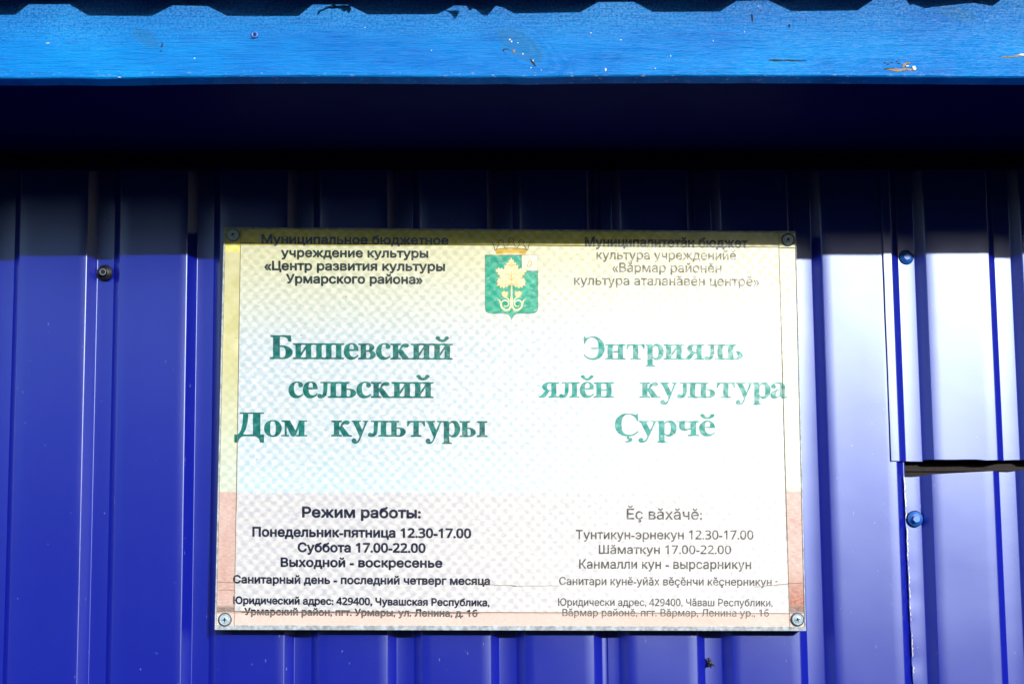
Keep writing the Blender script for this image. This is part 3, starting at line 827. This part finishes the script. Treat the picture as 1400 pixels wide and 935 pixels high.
SANS = [
 ("Муниципальное бюджетное", 357.7, 332.6, 613.4, 334.6, 12.3, 'blueink', 1),
 ("учреждение культуры", 384.3, 351.2, 585.7, 352.3, 12.3, 'navyt', 1),
 ("«Центр развития культуры", 361.4, 369.1, 608.6, 370.4, 12.6, 'navyt', 1),
 ("Урмарского района»", 391, 387.0, 578, 388, 12.6, 'navyt', 1),
 ("Муниципалитетӑн бюджет", 799.5, 336.8, 1022.4, 338.6, 13, 'blueink2', 1),
 ("культура учрежденийӗ", 815.4, 354.5, 1006.5, 355.4, 12.5, 'oliveink', 0),
 ("«Вӑрмар районӗн", 837, 371.8, 986.4, 372.9, 12.8, 'oliveink', 0),
 ("культура аталанӑвӗн центрӗ»", 784.8, 389.5, 1038, 391.1, 12.8, 'oliveink', 0),
 ("Режим работы:", 413, 706.5, 575.5, 707.7, 14.6, 'navy', 1),
 ("Понедельник-пятница 12.30-17.00", 345, 732.7, 644.3, 735, 13.2, 'navy', 1),
 ("Суббота 17.00-22.00", 407, 753.8, 582, 754.9, 13, 'navy', 1),
 ("Выходной - воскресенье", 383.7, 774, 605, 775.2, 12.6, 'navy', 1),
 ("Санитарный день - последний четверг месяца", 318.7, 796.6, 670, 799, 11.3, 'navy', 1),
 ("Юридический адрес: 429400, Чувашская Республика,", 319, 824.8, 669.5, 828, 10.4, 'navy', 1),
 ("Урмарский район, пгт. Урмары, ул. Ленина, д. 16", 334, 840, 653, 842.6, 10, 'navy', 1),
 ("Ӗҫ вӑхӑчӗ:", 856.7, 709.4, 960, 709.9, 14.6, 'greyink', 0),
 ("Тунтикун-эрнекун 12.30-17.00", 787, 736.5, 1030, 737, 12.6, 'greyink', 0),
 ("Шӑматкун 17.00-22.00", 818.6, 756.5, 999.6, 756.9, 12, 'greyink', 0),
 ("Канмалли кун - вырсарникун", 791.7, 776.7, 1027, 777.4, 12.8, 'greyink', 0),
 ("Санитари кунӗ-уйӑх вӗҫӗнчи кӗҫнерникун", 764.4, 799, 1055, 800.3, 11, 'greyink', .5),
 ("Юридически адрес, 429400, Чӑваш Республики,", 763, 827.4, 1056.4, 828.4, 10.3, 'greyink', 0),
 ("Вӑрмар районӗ, пгт. Вӑрмар, Ленина ур., 16", 768.8, 841.6, 1051.4, 842.2, 10, 'greyink', 0),
]
dig = {str(i): chr(0x1D7EC+i) for i in range(10)}
digl = {str(i): chr(0x1D7E2+i) for i in range(10)}
hv, hf = text_tris("Н"); HU = max(v[1] for v in hv)
for t_, x0, b0, x1, b1, hp, mt, bold in SANS:
    tt = ''.join(digl.get(c, c) for c in t_)
    vs, fs = text_tris(tt)
    if bold >= 1: place_line(vs, fs, x0, b0, x1, b1, hp-.7, HU, mt, 8, hp*.054)
    else: place_line(vs, fs, x0, b0, x1, b1, hp-.3, HU, mt, 4, hp*.024)

# serif capitals and small letters, drawn in units of the x-height
TT = .07
def poly(pts):
    tr = tessellate_polygon([[Vector((x, y, 0)) for x, y in pts]])
    fs = []
    for t in tr:
        a = [pts[i] for i in t]
        ar = (a[1][0]-a[0][0])*(a[2][1]-a[0][1])-(a[2][0]-a[0][0])*(a[1][1]-a[0][1])
        fs.append(tuple(t) if ar > 0 else (t[0], t[2], t[1]))
    return (list(pts), fs)
def rect(x0, y0, x1, y1): return poly([(x0, y0), (x1, y0), (x1, y1), (x0, y1)])
def stem(x, y0=0, y1=1, w_=.33, top=(.17, .17), bot=(.17, .17), tt=TT):
    out = [rect(x, y0, x+w_, y1)]
    if top: out.append(poly([(x-top[0], y1), (x-top[0], y1-tt), (x, y1-tt-.04*(top[0] > 0)), (x+w_, y1-tt-.04*(top[1] > 0)), (x+w_+top[1], y1-tt), (x+w_+top[1], y1)]))
    if bot: out.append(poly([(x-bot[0], y0), (x+w_+bot[1], y0), (x+w_+bot[1], y0+tt), (x+w_, y0+tt+.04*(bot[1] > 0)), (x, y0+tt+.04*(bot[0] > 0)), (x-bot[0], y0+tt)]))
    return out
def bowl(x0, xm, x1, y0, y1, wt, tt=TT, mir=None):
    n = 14; vs = []; cy = (y0+y1)/2; ry = (y1-y0)/2
    for i in range(n+1):
        a = -math.pi/2+math.pi*i/n
        vs.append((xm+(x1-xm)*math.cos(a), cy+ry*math.sin(a)))
        vs.append((xm-.02+(x1-wt-xm+.02)*math.cos(a), cy+(ry-tt)*math.sin(a)))
    vs = [(x0, y0), (x0, y0+tt)]+vs+[(x0, y1), (x0, y1-tt)]
    fs = [(2*i, 2*i+2, 2*i+3, 2*i+1) for i in range(len(vs)//2-1)]
    if mir is not None:
        vs = [(2*mir-x, y) for x, y in vs]; fs = [tuple(reversed(f_)) for f_ in fs]
    return (vs, fs)
def breve(cx, y0=1.13):
    n = 12; vs = []
    for i in range(n+1):
        a = math.pi*i/n
        vs.append((cx-.40*math.cos(a), y0+.30-.31*math.sin(a))); vs.append((cx-.17*math.cos(a), y0+.30-.17*math.sin(a)))
    fs = [(2*i, 2*i+2, 2*i+3, 2*i+1) for i in range(n)]
    def disc(x, y, r, ry): return poly([(x+r*math.cos(2*math.pi*i/12), y+ry*math.sin(2*math.pi*i/12)) for i in range(12)])
    return [(vs, fs), disc(cx-.285, y0+.235, .135, .105), disc(cx+.285, y0+.235, .135, .105)]
def mathg(ch, xh=1.0):
    vs, fs = text_tris(ch, 4)
    return vs, fs
xo = mathg('𝐱'); MXH = max(v[1] for v in xo[0])
def M_(ch, sx=1.0, sy=1.0, mirror=False):
    vs, fs = mathg(ch); x0 = min(v[0] for v in vs); x1 = max(v[0] for v in vs)
    s = 1/MXH
    if mirror: return [([((x1-x)*s*sx, y*s*sy) for x, y in vs], [tuple(reversed(f_)) for f_ in fs])], (x1-x0)*s*sx
    return [([((x-x0)*s*sx, y*s*sy) for x, y in vs], fs)], (x1-x0)*s*sx
def glyph(c):
    if c == 'н': return stem(.17)+stem(.83)+[rect(.45, .455, .9, .545)], 1.33
    if c in 'ий':
        g = stem(.17)+stem(.83)+[poly([(.45, .1), (.88, .74), (.88, .93), (.45, .29)])]
        return (g+(breve(.665) if c == 'й' else []), 1.33)
    if c == 'ш': return stem(.17)+stem(.80)+stem(1.43)+[rect(.3, 0, 1.6, TT), rect(.3, 1-TT, 1.6, 1)], 1.93
    if c == 'т': return stem(.47, top=None)+[poly([(.07, 1), (.05, .67), (.13, .67), (.17, .80), (.28, .92), (.47, .93), (.80, .93), (.99, .92), (1.10, .80), (1.14, .67), (1.22, .67), (1.20, 1)])], 1.27
    if c == 'л': return stem(.85, top=(0, .17))+[rect(.20, 1-TT, .9, 1), poly([(.40, .95), (.64, .95), (.63, .40), (.55, .14), (.40, .0), (.20, -.03), (.05, .0), (.0, .12), (.06, .22), (.18, .24), (.28, .18), (.35, .20), (.39, .42)])], 1.36
    if c == 'м': return [rect(0, 0, .46, TT), rect(.22, 0, .32, .95), poly([(.02, 1), (.02, .94), (.20, .9), (.62, .0), (.80, .0), (.92, .2), (.52, 1)]), poly([(.74, 0), (.84, 0), (1.18, .85), (1.12, 1), (1.04, .85)]), rect(1.06, 0, 1.39, 1), rect(1.06, 1-TT, 1.55, 1), rect(.90, 0, 1.55, TT)], 1.58
    if c == 'к': return stem(.17)+[poly([(.45, .44), (.58, .44), (.74, .72), (.84, .80), (1.0, .76), (1.12, .78), (1.19, .88), (1.13, .98), (.98, 1.01), (.82, .98), (.69, .88), (.58, .64), (.45, .54)]), poly([(.48, .50), (.58, .60), (.74, .62), (1.16, .09), (1.32, TT), (1.32, 0), (.76, 0), (.76, .04)])], 1.32
    if c == 'ь': return stem(.17, bot=(.17, .05))+[bowl(.45, .66, 1.10, 0, .58, .33)], 1.14
    if c == 'ы': return stem(.17, bot=(.17, .05))+[bowl(.45, .64, 1.04, 0, .58, .31)]+stem(1.30), 1.80
    if c == 'в': return stem(.17, top=(.17, .05), bot=(.17, .05))+[bowl(.45, .66, 1.03, .50, 1, .30), bowl(.45, .68, 1.12, 0, .56, .33)], 1.15
    if c == 'я': return stem(.78, top=(.0, .17))+[bowl(.45, .62, 1.06, .42, 1, .32, mir=.62), poly([(.44, .49), (.80, .49), (.80, .42), (.66, .42), (.44, .09), (.30, 0), (-.02, 0), (-.02, TT), (.08, .10)])], 1.28
    if c == 'ч': return stem(.83)+[rect(.17, .62, .50, 1), rect(0, 1-TT, .67, 1), poly([(.17, .66), (.19, .48), (.30, .38), (.50, .35), (.86, .44), (.86, .54), (.66, .47), (.54, .49), (.50, .58), (.50, .66)])], 1.33
    if c == 'Б': return stem(.20, 0, 1.5, .42, top=(.17, 0), bot=(.20, .05))+[poly([(.5, 1.5), (1.33, 1.5), (1.36, 1.12), (1.19, 1.12), (1.13, 1.28), (.98, 1.40), (.8, 1.43), (.5, 1.43)]), bowl(.55, .84, 1.45, 0, .84, .44)], 1.47
    if c == 'Д': return [rect(.32, 1.43, 1.77, 1.5), poly([(.52, 1.46), (.82, 1.46), (.79, .92), (.68, .46), (.48, .07), (.20, .07), (.40, .38), (.50, .86)]), rect(1.12, .03, 1.55, 1.46), rect(0, 0, 1.77, .10), poly([(0, .10), (0, -.40), (.20, -.40), (.27, -.20), (.40, -.06), (.58, .02), (.58, .08)]), poly([(1.77, .10), (1.77, -.40), (1.56, -.40), (1.50, -.20), (1.38, -.06), (1.20, .02), (1.20, .08)])], 1.79
    if c == 'Э':
        g, a = M_('𝐂', mirror=True); return g+[rect(.50, .68, a-.25, .76)], a+.02
    if c == 'Ҫ':
        g, a = M_('𝐂', 1.02); cx = a*.55
        return g+[poly([(cx-.02, .03), (cx+.10, .03), (cx+.07, -.10), (cx+.22, -.14), (cx+.28, -.25), (cx+.20, -.37), (cx-.02, -.43), (cx-.20, -.40), (cx-.18, -.35), (cx-.02, -.34), (cx+.04, -.27), (cx+.0, -.20), (cx-.10, -.20)])], a
    mp = {'е': '𝐞', 'о': '𝐨', 'с': '𝐜', 'р': '𝐩', 'у': '𝐲', 'а': '𝐚', 'ӗ': '𝐞'}
    g, a = M_(mp[c], 1.09)
    if c == 'ӗ': g = g+breve(a*.5+.02)
    return g, a-.02
def serif_line(word, x0, b0, x1, b1, xh, mat, layers=4, r=.25):
    vs, fs, dp, x, q_ = [], [], [], 0, 0
    for c in word:
        g, a = glyph(c)
        for gv_, gf_ in g:
            b = len(vs); vs += [(x+p_[0], p_[1]) for p_ in gv_]; fs += [tuple(b+i for i in f_) for f_ in gf_]
            dp += [(q_ % 7)*.0000015]*len(gv_); q_ += 1
        x += a
    return place_line(vs, fs, x0, b0, x1, b1, xh, 1.0, mat, layers, r, depth=dp)
serif_line('Бишевский', 369, 490.6, 619, 491.5, 21.4, 'teal')
serif_line('сельский', 394.5, 543.4, 592.8, 543.9, 21.4, 'teal')
serif_line('Дом', 320.5, 596, 420, 596.2, 21.4, 'teal')
serif_line('культуры', 453, 596.3, 666.5, 597.2, 21.4, 'teal')
serif_line('Энтрияль', 797.5, 491.3, 1015.4, 492, 21, 'teal2', 0)
serif_line('ялӗн', 737, 543.5, 839.5, 543.5, 21, 'teal2', 0)
serif_line('культура', 874.5, 543.7, 1076.3, 544.2, 21, 'teal2', 0)
serif_line('Ҫурчӗ', 840.6, 595.8, 977.6, 596, 20.6, 'teal2', 0)

# ---------------------------------------------------------------- emblem
def emb(name, pts, mat, lift=.0004, par=None, th=.00012, label=None):
    m = MB(); f = [SP(x, y, lift) for x, y in pts]; m.prism(f, [v+Vector((0, th, 0)) for v in f])
    return fixnormals(m.build(name, M[mat], par or sign, label=label))
ZX = lambda X, Y: (630+X/6.236, 300+Y/6.236)
shield_pts = [(208, 305), (517, 305), (517, 440), (657, 440), (657, 760), (650, 782), (632, 796), (600, 802), (500, 802), (470, 806), (450, 820), (433, 856), (418, 822), (398, 806), (370, 802), (262, 802), (232, 796), (215, 782), (208, 760)]
emblem = emb('emblem', [ZX(*p_) for p_ in shield_pts], 'green', .0004, label='green shield with a maple leaf and crown')
emb('canton', [ZX(*p_) for p_ in ((519, 306), (656, 306), (656, 438), (519, 438))], 'canton', .00038, emblem)
def curve_strip(name, pts, wd, mat, lift, closed=False, par=None):
    """pts in zoom units; wd: width or list"""
    V, Fc = [], []; n = len(pts)
    for i, (x, y) in enumerate(pts):
        a = pts[max(0, i-1)]; b = pts[min(n-1, i+1)]
        dx, dy = b[0]-a[0], b[1]-a[1]; L_ = math.hypot(dx, dy) or 1; w_ = (wd[i] if isinstance(wd, list) else wd)/2
        V.append(SP(*ZX(x-dy/L_*w_, y+dx/L_*w_), lift)); V.append(SP(*ZX(x+dy/L_*w_, y-dx/L_*w_), lift))
    for i in range(n-1): Fc.append((2*i, 2*i+1, 2*i+3, 2*i+2))
    return fixface(mk(name, V, Fc, M[mat], par or emblem))
def fixface(o):
    me = o.data
    flip = [p_ for p_ in me.polygons if p_.normal.y > 0]
    if flip:
        bm = bmesh.new(); bm.from_mesh(me); bmesh.ops.reverse_faces(bm, faces=[f_ for f_ in bm.faces if f_.normal.y > 0]); bm.to_mesh(me); bm.free()
    return o
def outline(pts): return pts+[pts[0]]
curve_strip('shield_outline', outline(shield_pts), 4, 'oliveink', .00047)
curve_strip('canton_outline', outline([(519, 306), (656, 306), (656, 438), (519, 438)]), 3, 'oliveink', .00046)
curve_strip('canton_flower', [(565, 405), (575, 370), (590, 352), (602, 362), (600, 385), (588, 400), (578, 410), (570, 395)], 8, 'gold', .00046)
# maple leaf with serrated edge
half = [(0, -155), (10, -130), (20, -135), (24, -108), (38, -112), (42, -85), (56, -90), (60, -60), (64, -52), (84, -66), (90, -54), (112, -68), (118, -50), (135, -62), (128, -30), (112, -28), (116, -8), (96, -2), (100, 14), (84, 22), (112, 24), (116, 42), (126, 52), (112, 66), (124, 88), (98, 84), (96, 106), (74, 96), (66, 112), (48, 88), (38, 98), (26, 84), (10, 78), (0, 90)]
CXl, CYl = 430, 480
lp = [(CXl+x, CYl+y) for x, y in half]+[(CXl-x, CYl+y) for x, y in reversed(half[1:-1])]
leaf = emb('leaf', [ZX(*p_) for p_ in lp], 'cream', .00052, emblem)
curve_strip('leaf_outline', outline(lp), 3.5, 'gold', .00060)
for a, b_ in (((430, 570), (430, 350)), ((430, 520), (330, 440)), ((430, 520), (530, 440)), ((430, 545), (340, 570)), ((430, 545), (520, 572))):
    curve_strip('leaf_vein', [a, inter(a, b_, .5), b_], [5, 3.5, 1], 'gold', .00061)
for x, y in ((395, 470), (466, 470), (405, 392), (452, 392)):
    curve_strip('leaf_vein', [(x-16, y+3), (x, y-6), (x+16, y+3)], 6, 'gold', .00062)
curve_strip('stem', [(433, 560), (434, 700), (433, 755)], 13, 'cream', .0005)
for sgn in (1, -1):
    X = lambda x: 433+sgn*x
    sp = [(0, 760), (20, 774), (55, 778), (86, 758), (98, 722), (92, 700), (116, 690), (124, 676)]
    curve_strip('scroll', [(X(4), 655), (X(8), 690), (X(6), 740), (X(24), 772), (X(56), 774), (X(84), 752), (X(92), 715), (X(104), 690), (X(124), 678)], [10, 14, 16, 18, 17, 16, 15, 10, 3], 'cream', .00053)
    spi = []
    for i in range(22):
        a = math.pi*(.55+i/21*2.2); r = 44-26*i/21; spi.append((X(52-r*math.cos(a)*1.0), 722+r*math.sin(a)*.95-0))
    curve_strip('scroll', spi, [13-i*.25 for i in range(22)], 'cream', .00055)
    cone = [(X(x), y) for x, y in ((28, 622), (40, 612), (52, 618), (64, 608), (76, 618), (88, 622), (82, 640), (76, 656), (58, 668), (40, 660), (30, 642))]
    emb('hop_cone', [ZX(*p_) for p_ in cone], 'cream', .00052, emblem)
    curve_strip('hop_cone_outline', outline(cone), 4, 'gold', .0006)
    curve_strip('scroll', [(X(20), 700), (X(28), 678), (X(48), 664)], [8, 9, 6], 'cream', .00053)
# crown
emb('crown_band', [ZX(*p_) for p_ in ((288, 262), (300, 252), (430, 244), (560, 252), (570, 262), (556, 300), (430, 290), (306, 300))], 'gold', .00042, emblem)
curve_strip('crown_base', [(305, 302), (430, 292), (556, 300)], 9, 'cream', .0005)
curve_strip('crown_arc', [(290, 262), (330, 250), (430, 244), (530, 250), (570, 262)], 5, 'brown', .0005)
curve_strip('crown_arc', [(262, 195), (278, 208), (290, 262)], 5, 'brown', .00052); curve_strip('crown_arc', [(599, 195), (585, 208), (570, 262)], 5, 'brown', .00052)
curve_strip('crown_arc', [(262, 195), (280, 218), (318, 226), (300, 258)], 4, 'brown', .00054); curve_strip('crown_arc', [(599, 195), (580, 218), (545, 226), (562, 258)], 4, 'brown', .00054)
for cx, cy in ((344, 198), (430, 182), (516, 198)):
    ring = [(cx+22*math.sin(a), cy-22*math.cos(a)) for a in [math.pi*(-.78+1.56*i/12) for i in range(13)]]
    curve_strip('crown_arc', [(cx-38, cy+48)]+ring+[(cx+38, cy+48)], 5, 'brown', .00056)
